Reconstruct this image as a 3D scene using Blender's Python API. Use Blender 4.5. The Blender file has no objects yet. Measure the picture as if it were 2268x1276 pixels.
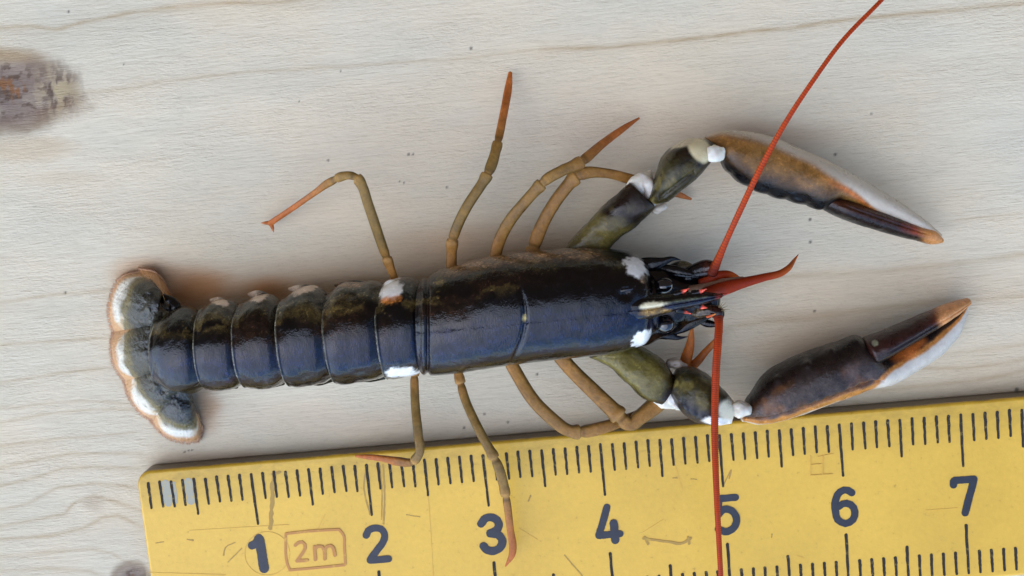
import bpy, math, random
import numpy as np
random.seed(7); rng = np.random.default_rng(7)
scene = bpy.context.scene
S = 0.01                        # everything below is written in centimetres

# ------------------------------------------------------------------ camera
W, H = 2268.0, 1276.0
FPX = 1134.0 / math.tan(math.radians(22.5))
RULER_Z = 0.22
CAM = np.array([3.9299, 2.7937, 10.1695 + RULER_Z])
EUL = (-0.1405, 0.0399, -0.0971)
cam_data = bpy.data.cameras.new('camera')
cam_data.sensor_width = 36.0
cam_data.lens = 36.0 * FPX / W
cam_data.clip_start = 0.005; cam_data.clip_end = 100.0
cam = bpy.data.objects.new('camera', cam_data)
scene.collection.objects.link(cam)
cam.location = CAM * S; cam.rotation_euler = EUL
scene.camera = cam

# ------------------------------------------------------------------ light
SUN_AZ = math.radians(246)      # compass style: 0 = +Y (top of the picture), 90 = +X
SUN_EL = math.radians(54)
world = bpy.data.worlds.new('World'); scene.world = world; world.use_nodes = True
wn = world.node_tree; wn.nodes.clear()
sky = wn.nodes.new('ShaderNodeTexSky'); sky.sky_type = 'NISHITA'; sky.sun_disc = False
sky.sun_elevation = SUN_EL; sky.sun_rotation = SUN_AZ; sky.ozone_density = 3.0; sky.dust_density = .6
bgn = wn.nodes.new('ShaderNodeBackground'); bgn.inputs['Strength'].default_value = 0.15
won = wn.nodes.new('ShaderNodeOutputWorld')
wn.links.new(sky.outputs[0], bgn.inputs['Color']); wn.links.new(bgn.outputs[0], won.inputs['Surface'])
sun_data = bpy.data.lights.new('sun', 'SUN'); sun_data.energy = 0.7
sun_data.angle = math.radians(100); sun_data.color = (1.0, 0.96, 0.90)
sun = bpy.data.objects.new('sun', sun_data); scene.collection.objects.link(sun)
from mathutils import Vector
sd = Vector((math.sin(SUN_AZ) * math.cos(SUN_EL), math.cos(SUN_AZ) * math.cos(SUN_EL), math.sin(SUN_EL)))
sun.rotation_euler = sd.to_track_quat('Z', 'Y').to_euler()
scene.view_settings.view_transform = 'Standard'; scene.view_settings.look = 'None'
scene.view_settings.exposure = 1.47; scene.view_settings.gamma = 1.0
scene.view_settings.use_curve_mapping = False
scene.cycles.max_bounces = 8

# ------------------------------------------------------------------ geometry helpers
def rotm(a, b, c):
    ca, sa, cb, sb, cc, sc = math.cos(a), math.sin(a), math.cos(b), math.sin(b), math.cos(c), math.sin(c)
    return (np.array([[cc, -sc, 0], [sc, cc, 0], [0, 0, 1]]) @ np.array([[cb, 0, sb], [0, 1, 0], [-sb, 0, cb]])
            @ np.array([[1, 0, 0], [0, ca, -sa], [0, sa, ca]]))
RM = rotm(*EUL)
def P(px, py, z):
    """the point at height z (cm) whose outline the photograph shows at (px, py)"""
    px = np.asarray(px, float); py = np.asarray(py, float); z = np.asarray(z, float)
    px, py, z = np.broadcast_arrays(px, py, z)
    d = np.stack([(px - W / 2) / FPX, -(py - H / 2) / FPX, -np.ones_like(px)], -1) @ RM.T
    t = (z - CAM[2]) / d[..., 2]
    return CAM + d * t[..., None]
def proj(p):
    c = (p - CAM) @ RM
    return W / 2 + FPX * c[..., 0] / -c[..., 2], H / 2 - FPX * c[..., 1] / -c[..., 2]
def ss(a, b, x):
    t = np.clip((x - a) / (b - a), 0, 1); return t * t * (3 - 2 * t)
def hsh(ix, iy, iz, seed):
    n = (ix * 73856093) ^ (iy * 19349663) ^ (iz * 83492791) ^ (seed * 2654435761 & 0x7fffffff)
    n = (n ^ (n >> 13)) * 1274126177 & 0x7fffffff
    n = (n ^ (n >> 16)) & 0xffffff
    return n / float(0xffffff)
def vn(p, seed=0):
    """smooth value noise, 0..1"""
    f = np.floor(p).astype(np.int64); t = p - f; t = t * t * (3 - 2 * t)
    r = 0
    for dx in (0, 1):
        for dy in (0, 1):
            for dz in (0, 1):
                w = (t[..., 0] if dx else 1 - t[..., 0]) * (t[..., 1] if dy else 1 - t[..., 1]) * (t[..., 2] if dz else 1 - t[..., 2])
                r = r + w * hsh(f[..., 0] + dx, f[..., 1] + dy, f[..., 2] + dz, seed)
    return r
def fbm(p, sc, seed=0, oc=3):
    r = 0; a = .5; tot = 0
    for k in range(oc):
        r = r + a * vn(p * np.asarray(sc) * (2 ** k) + 31.7 * k, seed + k); tot += a; a *= .5
    return r / tot
def lin(hexs):
    h = hexs.lstrip('#'); v = np.array([int(h[i:i + 2], 16) / 255 for i in (0, 2, 4)])
    return np.where(v <= .04045, v / 12.92, ((v + .055) / 1.055) ** 2.4)
def mixc(a, b, t):
    t = np.asarray(t)[..., None]; return a * (1 - t) + b * t
def catmull(pts, n):
    """smooth curve through rows of pts, n samples, spaced by length of the first two columns"""
    pts = np.asarray(pts, float)
    d = np.hypot(*(pts[1:, :2] - pts[:-1, :2]).T); s = np.concatenate([[0], np.cumsum(np.maximum(d, 1e-6))])
    q = np.linspace(0, s[-1], n)
    m = np.zeros_like(pts)
    sl = (pts[1:] - pts[:-1]) / (s[1:] - s[:-1])[:, None]
    m[0] = sl[0]; m[-1] = sl[-1]
    if len(pts) > 2:
        h = (s[1:] - s[:-1])[:, None]
        m[1:-1] = (sl[:-1] * h[1:] + sl[1:] * h[:-1]) / (h[1:] + h[:-1])
    i = np.clip(np.searchsorted(s, q, side='right') - 1, 0, len(pts) - 2)
    h = (s[i + 1] - s[i])[:, None]; t = ((q - s[i]) / (s[i + 1] - s[i]))[:, None]
    return ((2 * t**3 - 3 * t**2 + 1) * pts[i] + (t**3 - 2 * t**2 + t) * h * m[i]
            + (-2 * t**3 + 3 * t**2) * pts[i + 1] + (t**3 - t**2) * h * m[i + 1]), q / s[-1]

def mk(name, V, F, mat, parent=None, col=None, smooth=True, label=None, cat=None, kind=None, group=None):
    V = np.asarray(V, float).reshape(-1, 3) * S
    if parent is not None: V = V - np.array(parent.location)
    me = bpy.data.meshes.new(name)
    F = list(F) if not isinstance(F, np.ndarray) else F
    if isinstance(F, np.ndarray):
        n = len(F); k = F.shape[1]
        me.vertices.add(len(V)); me.vertices.foreach_set('co', V.astype(np.float32).ravel())
        me.loops.add(n * k); me.loops.foreach_set('vertex_index', F.astype(np.int32).ravel())
        me.polygons.add(n); me.polygons.foreach_set('loop_start', np.arange(0, n * k, k, dtype=np.int32))
        me.polygons.foreach_set('loop_total', np.full(n, k, dtype=np.int32))
        me.update(calc_edges=True); me.validate()
    else:
        me.from_pydata([tuple(v) for v in V], [], [tuple(int(i) for i in f) for f in F])
    if smooth: me.polygons.foreach_set('use_smooth', np.ones(len(me.polygons), dtype=bool))
    if col is not None:
        a = me.color_attributes.new('Col', 'FLOAT_COLOR', 'POINT')
        c = np.ones((len(V), 4), np.float32); c[:, :3] = np.asarray(col).reshape(-1, 3)
        a.data.foreach_set('color', c.ravel())
    me.materials.append(mat)
    o = bpy.data.objects.new(name, me); scene.collection.objects.link(o)
    if parent is not None: o.parent = parent
    for k_, v_ in (('label', label), ('category', cat), ('kind', kind), ('group', group)):
        if v_: o[k_] = v_
    return o

def grid_faces(nu, nv, wrap=True):
    i = np.arange(nu - 1)[:, None]; j = np.arange(nv if wrap else nv - 1)[None, :]; j2 = (j + 1) % nv
    f = np.stack([i * nv + j, i * nv + j2, (i + 1) * nv + j2, (i + 1) * nv + j], -1).reshape(-1, 4)
    return f

def build_rings(name, C, Hv, Up, cth, sth, mat, parent, colf, disp=None, cap0=.6, cap1=.6, **kw):
    """C centre (nu,3), Hv half vector to edge A, Up upward half vector; round caps of relative length cap"""
    nu = len(C); T = np.gradient(C, axis=0); T /= np.linalg.norm(T, axis=1)[:, None]
    uu = np.linspace(0, 1, nu)
    K = 6
    def capr(i, sgn, cap):
        r = np.linalg.norm(Hv[i]); out = []
        for k in range(K, 0, -1):
            f = k / K * math.pi / 2 * .985
            out.append((C[i] + T[i] * sgn * r * cap * math.sin(f), Hv[i] * math.cos(f), Up[i] * math.cos(f)))
        return out
    a = capr(0, -1, cap0); b = capr(nu - 1, 1, cap1)[::-1]
    C2 = np.concatenate([[x[0] for x in a], C, [x[0] for x in b]])
    H2 = np.concatenate([[x[1] for x in a], Hv, [x[1] for x in b]])
    U2 = np.concatenate([[x[2] for x in a], Up, [x[2] for x in b]])
    u2 = np.concatenate([np.zeros(K), uu, np.ones(K)])
    V = C2[:, None] + H2[:, None] * cth[None, :, None] + U2[:, None] * sth[None, :, None]
    u = np.broadcast_to(u2[:, None], V.shape[:2]); s = np.broadcast_to(cth[None], V.shape[:2]); t = np.broadcast_to(sth[None], V.shape[:2])
    px, py = proj(V)
    if disp is not None:
        d = disp(u, s, t, V, px, py)
        n = (V - C2[:, None]); ln = np.linalg.norm(n, axis=-1, keepdims=True) + 1e-6
        V = V + n / ln * d[..., None]
    col = colf(u, s, t, V, px, py)
    F = grid_faces(len(C2), len(cth))
    n = len(cth); tot = len(C2) * n
    V = V.reshape(-1, 3); col = np.asarray(col).reshape(-1, 3)
    V = np.concatenate([V, V[:n].mean(0, keepdims=True), V[-n:].mean(0, keepdims=True)])
    col = np.concatenate([col, col[:n].mean(0, keepdims=True), col[-n:].mean(0, keepdims=True)])
    j = np.arange(n); j2 = (j + 1) % n
    L = tot - n
    F = np.concatenate([F[:, ::-1]]) 
    fl = [tuple(f) for f in F.tolist()] + [(tot, int(x), int(y)) for x, y in zip(j, j2)] + [(tot + 1, int(L + y), int(L + x)) for x, y in zip(j, j2)]
    return mk(name, V, fl, mat, parent, col, **kw)

def section(nv, ex=2.3, bot=.75):
    th = np.linspace(0, 2 * math.pi, nv, endpoint=False)
    c, s = np.cos(th), np.sin(th)
    c2 = np.sign(c) * np.abs(c) ** (2 / ex); s2 = np.sign(s) * np.abs(s) ** (2 / ex)
    return c2, np.where(s2 < 0, s2 * bot, s2)

def shell(name, st, mat, parent, colf, nu=80, nv=64, ex=2.3, bot=.75, disp=None, cap0=.5, cap1=.5, lift=None, **kw):
    """st rows: (ax, ay, bx, by, zc, h): the outline on both sides as seen in the photo, centre height, half height"""
    st = np.asarray(st, float)
    mid = np.concatenate([(st[:, 0:2] + st[:, 2:4]) / 2, st], 1)
    q, _ = catmull(mid, nu); q = q[:, 2:]
    A = P(q[:, 0], q[:, 1], q[:, 4]); B = P(q[:, 2], q[:, 3], q[:, 4])
    C = (A + B) / 2; Hv = (A - B) / 2
    Up = np.zeros_like(C); Up[:, 2] = q[:, 5]
    c, s = section(nv, ex, bot)
    return build_rings(name, C, Hv, Up, c, s, mat, parent, colf, disp, cap0, cap1, **kw)

def limb(name, pts, mat, parent, colf, nu=60, nv=20, flat=.85, ex=2.0, disp=None, cap0=.6, cap1=.8, ring=None, **kw):
    """pts rows: (px, py, z, half width in photo pixels)"""
    q, uu = catmull(pts, nu)
    q[:, 3] = np.maximum(q[:, 3], .35)
    C = P(q[:, 0], q[:, 1], q[:, 2])
    depth = (CAM - C) @ RM[:, 2]
    r = q[:, 3] * depth / FPX
    if ring is not None: r = r * ring(uu, q)
    T = np.gradient(C, axis=0); T /= np.linalg.norm(T, axis=1)[:, None]
    side = np.stack([-T[:, 1], T[:, 0], np.zeros(nu)], 1); side /= np.linalg.norm(side, axis=1)[:, None]
    up = np.cross(T, side); up *= np.sign(up[:, 2:3])
    c, s = section(nv, ex, 1.0)
    return build_rings(name, C, side * r[:, None], up * (r * flat)[:, None], c, s, mat, parent, colf, disp, cap0, cap1, **kw)

# ------------------------------------------------------------------ materials
def nt(name):
    m = bpy.data.materials.new(name); m.use_nodes = True
    t = m.node_tree; t.nodes.clear()
    out = t.nodes.new('ShaderNodeOutputMaterial'); b = t.nodes.new('ShaderNodeBsdfPrincipled')
    t.links.new(b.outputs[0], out.inputs['Surface'])
    return m, t, b
def node(t, typ, **kw):
    n = t.nodes.new(typ)
    for k, v in kw.items():
        if k in n.inputs: n.inputs[k].default_value = v
        else: setattr(n, k, v)
    return n
def coords(t, scale=(1, 1, 1), rot=0.0):
    tc = t.nodes.new('ShaderNodeTexCoord'); mp = t.nodes.new('ShaderNodeMapping')
    g = t.nodes.new('ShaderNodeNewGeometry')
    t.links.new(g.outputs['Position'], mp.inputs['Vector'])
    mp.inputs['Scale'].default_value = tuple(100 * s for s in scale)
    mp.inputs['Rotation'].default_value = (0, 0, rot)
    return mp.outputs[0]
def noise(t, vec, scale, detail=3, rough=.55, dist=0.0):
    n = t.nodes.new('ShaderNodeTexNoise'); n.inputs['Scale'].default_value = scale
    n.inputs['Detail'].default_value = detail; n.inputs['Roughness'].default_value = rough; n.inputs['Distortion'].default_value = dist
    t.links.new(vec, n.inputs['Vector']); return n.outputs['Fac']
def ramp(t, fac, stops):
    r = t.nodes.new('ShaderNodeValToRGB'); e = r.color_ramp.elements
    while len(e) < len(stops): e.new(0.5)
    for x, (p, c) in zip(e, stops):
        x.position = p; x.color = (*c, 1) if hasattr(c, '__len__') else (c, c, c, 1)
    t.links.new(fac, r.inputs[0]); return r.outputs[0]
def mul(t, a, b, fac=1.0, mode='MULTIPLY'):
    m = t.nodes.new('ShaderNodeMix'); m.data_type = 'RGBA'; m.blend_type = mode
    m.inputs[0].default_value = fac
    for s, i in ((a, 6), (b, 7)):
        if hasattr(s, 'is_linked') or hasattr(s, 'links'): t.links.new(s, m.inputs[i])
        else: m.inputs[i].default_value = (*s, 1)
    return m.outputs[2]
def bump(t, b, h, dist, strength=1.0, prev=None):
    n = t.nodes.new('ShaderNodeBump'); n.inputs['Distance'].default_value = dist * S; n.inputs['Strength'].default_value = strength
    t.links.new(h, n.inputs['Height'])
    if prev is not None: t.links.new(prev, n.inputs['Normal'])
    t.links.new(n.outputs[0], b.inputs['Normal']); return n.outputs[0]

def shell_material(name, rough=.16, mott=.5, spec=.6, coat=.6, bmp=.006, sss=0.0, ior=1.5, scale=9, fine=60, aniso=(1, 1, 1), specks=False):
    m, t, b = nt(name)
    at = node(t, 'ShaderNodeAttribute', attribute_name='Col')
    v = coords(t)
    n1 = noise(t, v, scale, 5, .62, .4)
    lo = 1 - mott
    c = mul(t, at.outputs['Color'], ramp(t, n1, [(.3, lo), (.7, 1 + mott * .6)]))
    n2 = noise(t, v, fine, 2)
    c = mul(t, c, ramp(t, n2, [(.3, 1 - mott * .35), (.7, 1 + mott * .35)]))
    if specks:
        c = mul(t, c, ramp(t, noise(t, v, 42, 2, .5), [(.60, 1.0), (.70, 1 + 1.6 * specks)]))
        c = mul(t, c, ramp(t, noise(t, v, 16, 4, .7, .6), [(.36, 1 - .6 * specks), (.5, 1.0), (.66, 1 + .8 * specks)]))
    bw = node(t, 'ShaderNodeRGBToBW'); t.links.new(at.outputs['Color'], bw.inputs[0])
    pl = node(t, 'ShaderNodeMapRange'); pl.inputs['From Min'].default_value = .18; pl.inputs['From Max'].default_value = .5
    pl.inputs['To Max'].default_value = .88; t.links.new(bw.outputs[0], pl.inputs['Value'])
    pm = node(t, 'ShaderNodeMix', data_type='RGBA'); t.links.new(pl.outputs[0], pm.inputs[0]); t.links.new(c, pm.inputs[6]); t.links.new(at.outputs['Color'], pm.inputs[7])
    c = pm.outputs[2]
    t.links.new(c, b.inputs['Base Color'])
    b.inputs['IOR'].default_value = ior
    b.inputs['Coat Weight'].default_value = coat; b.inputs['Coat Roughness'].default_value = .06
    r = ramp(t, n1, [(.3, rough * .7), (.75, min(1, rough * 1.7))]); t.links.new(r, b.inputs['Roughness'])
    v2 = coords(t, aniso)
    h = noise(t, v2, fine * .6, 3, .6)
    p = bump(t, b, h, bmp)
    p = bump(t, b, n1, bmp * 2.2, 1.0, p)
    if specks > .5: p = bump(t, b, noise(t, v, 85, 2, .5), .0012, 1.0, p)
    if coat: t.links.new(p, b.inputs['Coat Normal'])
    if sss:
        b.inputs['Subsurface Weight'].default_value = sss
        b.inputs['Subsurface Radius'].default_value = (1.0, .45, .2); b.inputs['Subsurface Scale'].default_value = .0012
    return m
M_shell = shell_material('wet_dark_shell', rough=.05, mott=.7, bmp=.0022, ior=1.42, coat=.08, specks=1.0, aniso=(2.6, .7, 1))
M_claw = shell_material('mottled_claw_shell', rough=.28, mott=.34, coat=.03, bmp=.0032, sss=.10, ior=1.4, specks=.3)
M_leg = shell_material('amber_leg_shell', rough=.38, mott=.36, coat=.0, bmp=.004, sss=.12, scale=8, fine=45, ior=1.35)
M_fan = shell_material('tail_fan_shell', rough=.3, mott=.35, coat=.4, bmp=.009, sss=.15, scale=14)
M_red = shell_material('red_antenna_shell', rough=.5, mott=.2, coat=.0, bmp=.0015, sss=.0, ior=1.3)
M_white = shell_material('ivory_joint_shell', rough=.3, mott=.08, coat=.4, bmp=.003, sss=.2)
M_eye, t, b = nt('black_glossy_eye')
b.inputs['Base Color'].default_value = (.004, .004, .006, 1); b.inputs['Roughness'].default_value = .05; b.inputs['Coat Weight'].default_value = 1

# wood
M_wood, t, b = nt('planed_pale_pine')
at = node(t, 'ShaderNodeAttribute', attribute_name='Col')
WR = .035
v = coords(t, (2.2, 26, 1), WR)
f1 = noise(t, v, 1.6, 4, .6, .15)
v2 = coords(t, (7, 38, 1), WR); f2 = noise(t, v2, 1.5, 4, .6, .5)
v3 = coords(t, (9, 26, 1), WR); f3 = noise(t, v3, 2.2, 3, .6)
c = mul(t, at.outputs['Color'], ramp(t, f1, [(.25, (.95, .945, .94)), (.75, (1.04, 1.035, 1.03))]))
c = mul(t, c, ramp(t, f2, [(.28, (.90, .89, .87)), (.45, 1.0), (.75, 1.03)]))
blot = noise(t, coords(t, (.8, 1.6, 1), WR), .9, 3, .5)
c = mul(t, c, ramp(t, blot, [(.3, (.94, .965, .985)), (.7, (1.045, 1.0, .955))]))
t.links.new(c, b.inputs['Base Color'])
b.inputs['Roughness'].default_value = .62; b.inputs['IOR'].default_value = 1.38
amp = ramp(t, noise(t, coords(t, (.7, 2.2, 1), WR), 1.3, 3, .6), [(.35, .25), (.65, 1.0)])
f3 = mul(t, f3, amp); f2 = mul(t, f2, amp)
p = bump(t, b, f2, .006, .8); p = bump(t, b, f3, .010, .9, p); p = bump(t, b, f1, .01, .6, p)

# ruler
M_rule, t, b = nt('yellow_lacquered_rule')
v = coords(t)
g1 = noise(t, v, 1.1, 4, .6); g2 = noise(t, v, 22, 3, .6)
c = mul(t, tuple(lin('#e4b63a')), ramp(t, g1, [(.3, (.90, .88, .80)), (.7, (1.06, 1.04, 1.0))]))
c = mul(t, c, ramp(t, g2, [(.22, (.70, .62, .45)), (.34, (.97, .96, .93)), (.7, 1.03)]))
geo = node(t, 'ShaderNodeNewGeometry'); sp = node(t, 'ShaderNodeSeparateXYZ'); t.links.new(geo.outputs['Position'], sp.inputs[0])
mr = node(t, 'ShaderNodeMapRange'); mr.inputs['From Min'].default_value = -.28 * S; mr.inputs['From Max'].default_value = .02 * S
t.links.new(sp.outputs['Y'], mr.inputs['Value'])
gr = noise(t, coords(t, (1.5, 3, 1)), 3.2, 4, .7)
mm_ = node(t, 'ShaderNodeMath', operation='MULTIPLY'); t.links.new(mr.outputs[0], mm_.inputs[0]); t.links.new(ramp(t, gr, [(.3, .25), (.65, 1.0)]), mm_.inputs[1])
mx = node(t, 'ShaderNodeMix', data_type='RGBA'); t.links.new(mm_.outputs[0], mx.inputs[0]); t.links.new(c, mx.inputs[6])
t.links.new(mul(t, c, (.70, .70, .56)), mx.inputs[7])
me_ = node(t, 'ShaderNodeMapRange'); me_.inputs['From Min'].default_value = (RULER_Z - .038) * S; me_.inputs['From Max'].default_value = (RULER_Z - .010) * S
ad = node(t, 'ShaderNodeMath', operation='MULTIPLY_ADD'); t.links.new(noise(t, coords(t, (1, 3, 3)), 7, 4, .7), ad.inputs[0]); ad.inputs[1].default_value = .06 * S; t.links.new(sp.outputs['Z'], ad.inputs[2])
sb_ = node(t, 'ShaderNodeMath', operation='SUBTRACT'); t.links.new(ad.outputs[0], sb_.inputs[0]); sb_.inputs[1].default_value = .03 * S
t.links.new(sb_.outputs[0], me_.inputs['Value'])
mz = node(t, 'ShaderNodeMix', data_type='RGBA'); t.links.new(me_.outputs[0], mz.inputs[0]); mz.inputs[6].default_value = (*lin('#5c4828'), 1); t.links.new(mx.outputs[2], mz.inputs[7])
t.links.new(mz.outputs[2], b.inputs['Base Color'])
b.inputs['Roughness'].default_value = .42; b.inputs['Coat Weight'].default_value = .15; b.inputs['Coat Roughness'].default_value = .3
p = bump(t, b, g1, .004); bump(t, b, noise(t, v, 30, 3), .0015, 1, p)
def flat_mat(name, rgb, rough=.5, wear=.4, sc=16, worn=None):
    m, t, b = nt(name)
    n = noise(t, coords(t), sc, 4, .65)
    if worn is None: c = mul(t, tuple(rgb), ramp(t, n, [(.3, 1 - wear), (.7, 1 + wear)]))
    else: c = ramp(t, n, [(.56, tuple(rgb)), (.72, tuple(worn))])
    t.links.new(c, b.inputs['Base Color']); b.inputs['Roughness'].default_value = rough
    return m
M_tick = flat_mat('black_tick_print', lin('#2a241a'), .8, .3, 22, lin('#80703f'))
M_num = flat_mat('blue_black_number_print', lin('#20242e'), .45, .3, 16)
M_redprint = flat_mat('faded_red_print', lin('#c08238'), .5, .15, 14, lin('#dcae40'))
M_faint = flat_mat('very_faded_print', lin('#d6a93e'), .5, .1, 12, lin('#e2b640'))
M_grime = flat_mat('brown_grime', lin('#b08a3c'), .6, .25, 9, lin('#d6ae44'))
M_worn = flat_mat('grey_worn_lacquer', lin('#a9a48c'), .5, .2, 18, lin('#c9ac50'))
M_wall = flat_mat('dark_brick_brown_wall', (.15, .085, .045), .8, .3, .05)

# ------------------------------------------------------------------ the wooden board
def seg_dist(px, py, pts):
    d = np.full(px.shape, 1e9); side = np.zeros(px.shape)
    for (x0, y0), (x1, y1) in zip(pts[:-1], pts[1:]):
        dx, dy = x1 - x0, y1 - y0
        t = np.clip(((px - x0) * dx + (py - y0) * dy) / (dx * dx + dy * dy), 0, 1)
        ex = px - (x0 + t * dx); ey = py - (y0 + t * dy); dd = np.hypot(ex, ey)
        m = dd < d; d = np.where(m, dd, d); side = np.where(m, np.sign(dx * ey - dy * ex), side)
    return d * side
def board():
    st = .0118
    xs = np.arange(-1.6, 8.6, st); ys = np.arange(-1.9, 4.4, st)
    def ext(a, lo, hi):
        g = np.concatenate([[.05], np.geomspace(.15, 1, 12)]); 
        return np.concatenate([(a[0] - g * (a[0] - lo))[::-1], a, a[-1] + g * (hi - a[-1])])
    xs = ext(xs, -60, 70); ys = ext(ys, -40, 9.5)
    X, Y = np.meshgrid(xs, ys, indexing='ij'); V = np.stack([X, Y, np.zeros_like(X)], -1)
    px, py = proj(V); 
    pxc = np.clip(px, -300, 2600); pyc = np.clip(py, -200, 1500)
    n1 = fbm(V, (.7, 2.6, 1), 5, 4) - .5; n2 = fbm(V, (2.2, 9, 1), 9, 3) - .5; n3 = fbm(V, (6, 30, 1), 12, 2) - .5
    base = lin('#dacdb0') * np.ones(X.shape + (1,))
    base = base * (1 + .12 * n1 + .07 * n2)[..., None]
    wx = px + 14 * n2; wy = py + 9 * (fbm(V, (1.1, 2.5, 1), 21, 3) - .5) + 4 * n2
    line = lin('#a88a5c')
    lines = [
     ([(-300, 75), (0, 62), (60, 55), (125, 63), (180, 47), (300, 25), (450, 12), (620, 2), (1000, -60), (2600, -220)], 4.0, .42, 26),
     ([(150, 205), (190, 202), (300, 195), (360, 180), (450, 170), (560, 160), (700, 152), (1000, 130), (1200, 108)], 3.0, .20, 14),
     ([(1200, 108), (1350, 105), (1500, 92), (1750, 62), (1900, 40), (2100, 22), (2268, 5), (2600, -40)], 3.8, .42, 18),
     ([(1650, 640), (1730, 612), (1950, 600), (2100, 585), (2268, 565), (2600, 530)], 5, .25, 26),
     ([(1500, 745), (1640, 720), (1800, 700), (1950, 682), (2090, 668), (2268, 655), (2600, 630)], 6, .25, 26),
     ([(2040, 790), (2140, 778), (2268, 762), (2600, 730)], 3, .22, 16),
     ([(2000, 818), (2140, 814), (2268, 795), (2600, 760)], 3.5, .28, 18),
     ([(1880, 870), (2060, 855), (2200, 835), (2268, 818), (2600, 780)], 4, .25, 24),
     ([(2100, 490), (2180, 480), (2268, 470)], 3, .2, 12),
     ([(-300, 690), (0, 668), (120, 655), (245, 644)], 3, .26, 12),
     ([(-300, 780), (0, 762), (100, 754), (240, 745)], 3, .26, 12),
     ([(-300, 860), (0, 848), (120, 828), (250, 812)], 3, .25, 14),
     ([(-300, 910), (40, 903), (90, 896), (180, 888), (280, 893)], 2.4, .28, 8),
     ([(-300, 950), (0, 938), (90, 922), (150, 912), (250, 905), (330, 905)], 2.4, .30, 8),
     ([(-300, 1005), (0, 990), (60, 980), (160, 968), (300, 955)], 2.6, .34, 9),
     ([(-300, 1045), (0, 1038), (80, 1018), (160, 1005), (320, 1003)], 2.6, .38, 9),
     ([(-300, 1092), (0, 1076), (80, 1060), (140, 1040), (200, 1035), (310, 1038)], 2.8, .42, 10),
     ([(-300, 1140), (0, 1128), (60, 1115), (130, 1082), (200, 1072), (310, 1080)], 2.8, .42, 10),
     ([(-300, 1180), (0, 1165), (80, 1150), (140, 1140), (170, 1112), (210, 1100), (270, 1115), (315, 1130)], 3.0, .42, 10),
     ([(-300, 1210), (0, 1195), (110, 1188), (180, 1170), (225, 1145), (262, 1140), (315, 1165)], 3.2, .45, 11),
     ([(-300, 1250), (0, 1232), (120, 1222), (200, 1215), (250, 1225), (290, 1250)], 3, .30, 12),
     ([(-300, 1275), (0, 1262), (100, 1255), (200, 1262), (260, 1290)], 3, .30, 12),
    ]
    near = (px > -320) & (px < 2620) & (py > -240) & (py < 1520)
    wxn, wyn = wx[near], wy[near]; bn = base[near]; jit = (1 + 1.0 * (n3[near]) + .6 * n2[near])
    hgt = np.zeros(wxn.shape)
    for pts, sg, am, halo in lines:
        d = seg_dist(wxn, wyn, pts)
        fx = ss(pts[0][0] - 60, pts[0][0] + 50, wxn) * (1 - ss(pts[-1][0] - 50, pts[-1][0] + 60, wxn))
        am = am * (.78 if pts[0][1] > 880 and pts[0][0] < 0 else 1.0)
        sg = sg * 1.35
        a = np.exp(-(d / sg) ** 2) * am * .85 * jit + am * .30 * np.exp(-np.abs(d) / halo) * (d > 0) + am * .12 * np.exp(-np.abs(d) / halo)
        bn = mixc(bn, line, np.clip(a * fx * 1.15, 0, .9))
    # knots
    def knot(bn, cx, cy, rx, ry, core, amt):
        ang = np.arctan2((wyn - cy) / ry, (wxn - cx) / rx)
        Vn = V[near]
        r = np.hypot((px[near] - cx) / rx, (py[near] - cy) / ry) + .42 * (fbm(Vn, (3, 5, 1), 33, 5) - .5)
        brown = lin('#94806c'); gold = lin('#b0a084'); dk = lin('#5a4534'); mauve = lin('#7c6b5f')
        tex = fbm(Vn + .25 * n2[near][:, None], (7, 11, 1), 44, 4)
        bn = mixc(bn, brown, amt * .8 * (1 - ss(.70, 1.04, r)) * (.65 + .8 * tex))
        rim = np.exp(-((r - .80) / .13) ** 2); bn = mixc(bn, lin('#8d744e'), amt * .30 * rim * (.4 + tex))
        bn = mixc(bn, mauve, amt * .75 * (1 - ss(.22, .66, r)) * (.5 + tex))
        dxk = (px[near] - cx) / rx; dyk = (py[near] - cy) / ry
        cr = fbm(Vn + .03 * (fbm(Vn, 40, 5, 2) - .5)[..., None], (30, 10, 1), 61, 5); zone = np.exp(-((dxk - .62) / .22) ** 2 - (dyk / .42) ** 2)
        bn = mixc(bn, lin('#b8a47c'), amt * .8 * ss(.50, .58, cr) * zone)
        bn = mixc(bn, dk, amt * .85 * ss(.47, .41, cr) * zone)
        c2 = fbm(Vn, (18, 24, 1), 67, 5)
        bn = mixc(bn, dk, amt * .8 * ss(.57, .66, c2) * (1 - ss(.35, .75, r)))
        bn = mixc(bn, lin('#8a5a30'), amt * .8 * ss(.50, .60, fbm(Vn, (34, 14, 1), 71, 4)) * (1 - ss(.15, .34, np.hypot(dxk, dyk))))
        bn = mixc(bn, dk, amt * core * .8 * (1 - ss(.05, .26, r)) * ss(.35, .55, tex))
        return bn
    bn = knot(bn, 10, 200, 190, 108, 1.0, 1.15)
    bn = knot(bn, 292, 1285, 52, 52, .95, .9)
    bn = knot(bn, -260, 1100, 120, 70, .9, .8)
    pn, qn = px[near] + 40 * n2[near], py[near] + 30 * n1[near]
    def blob(bn, cx, cy, rx, ry, c, a, soft=.5):
        r = np.hypot((pn - cx) / rx, (qn - cy) / ry); return mixc(bn, c, a * (1 - ss(1 - soft, 1, r)))
    tan = lin('#bfa27a')
    bn = blob(bn, 60, 335, 150, 36, tan, .42, .6); bn = blob(bn, 130, 398, 120, 26, tan, .16, .8)
    bn = blob(bn, 5, 118, 130, 26, lin('#b89b6d'), .5, .8)
    bn = blob(bn, 215, 1120, 38, 26, lin('#ab9579'), .45, .8)
    bn = blob(bn, 2030, 640, 480, 70, lin('#cdb592'), .35, .9)
    bn = blob(bn, 1840, 705, 330, 34, lin('#bd9f7c'), .35, .9)
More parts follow.
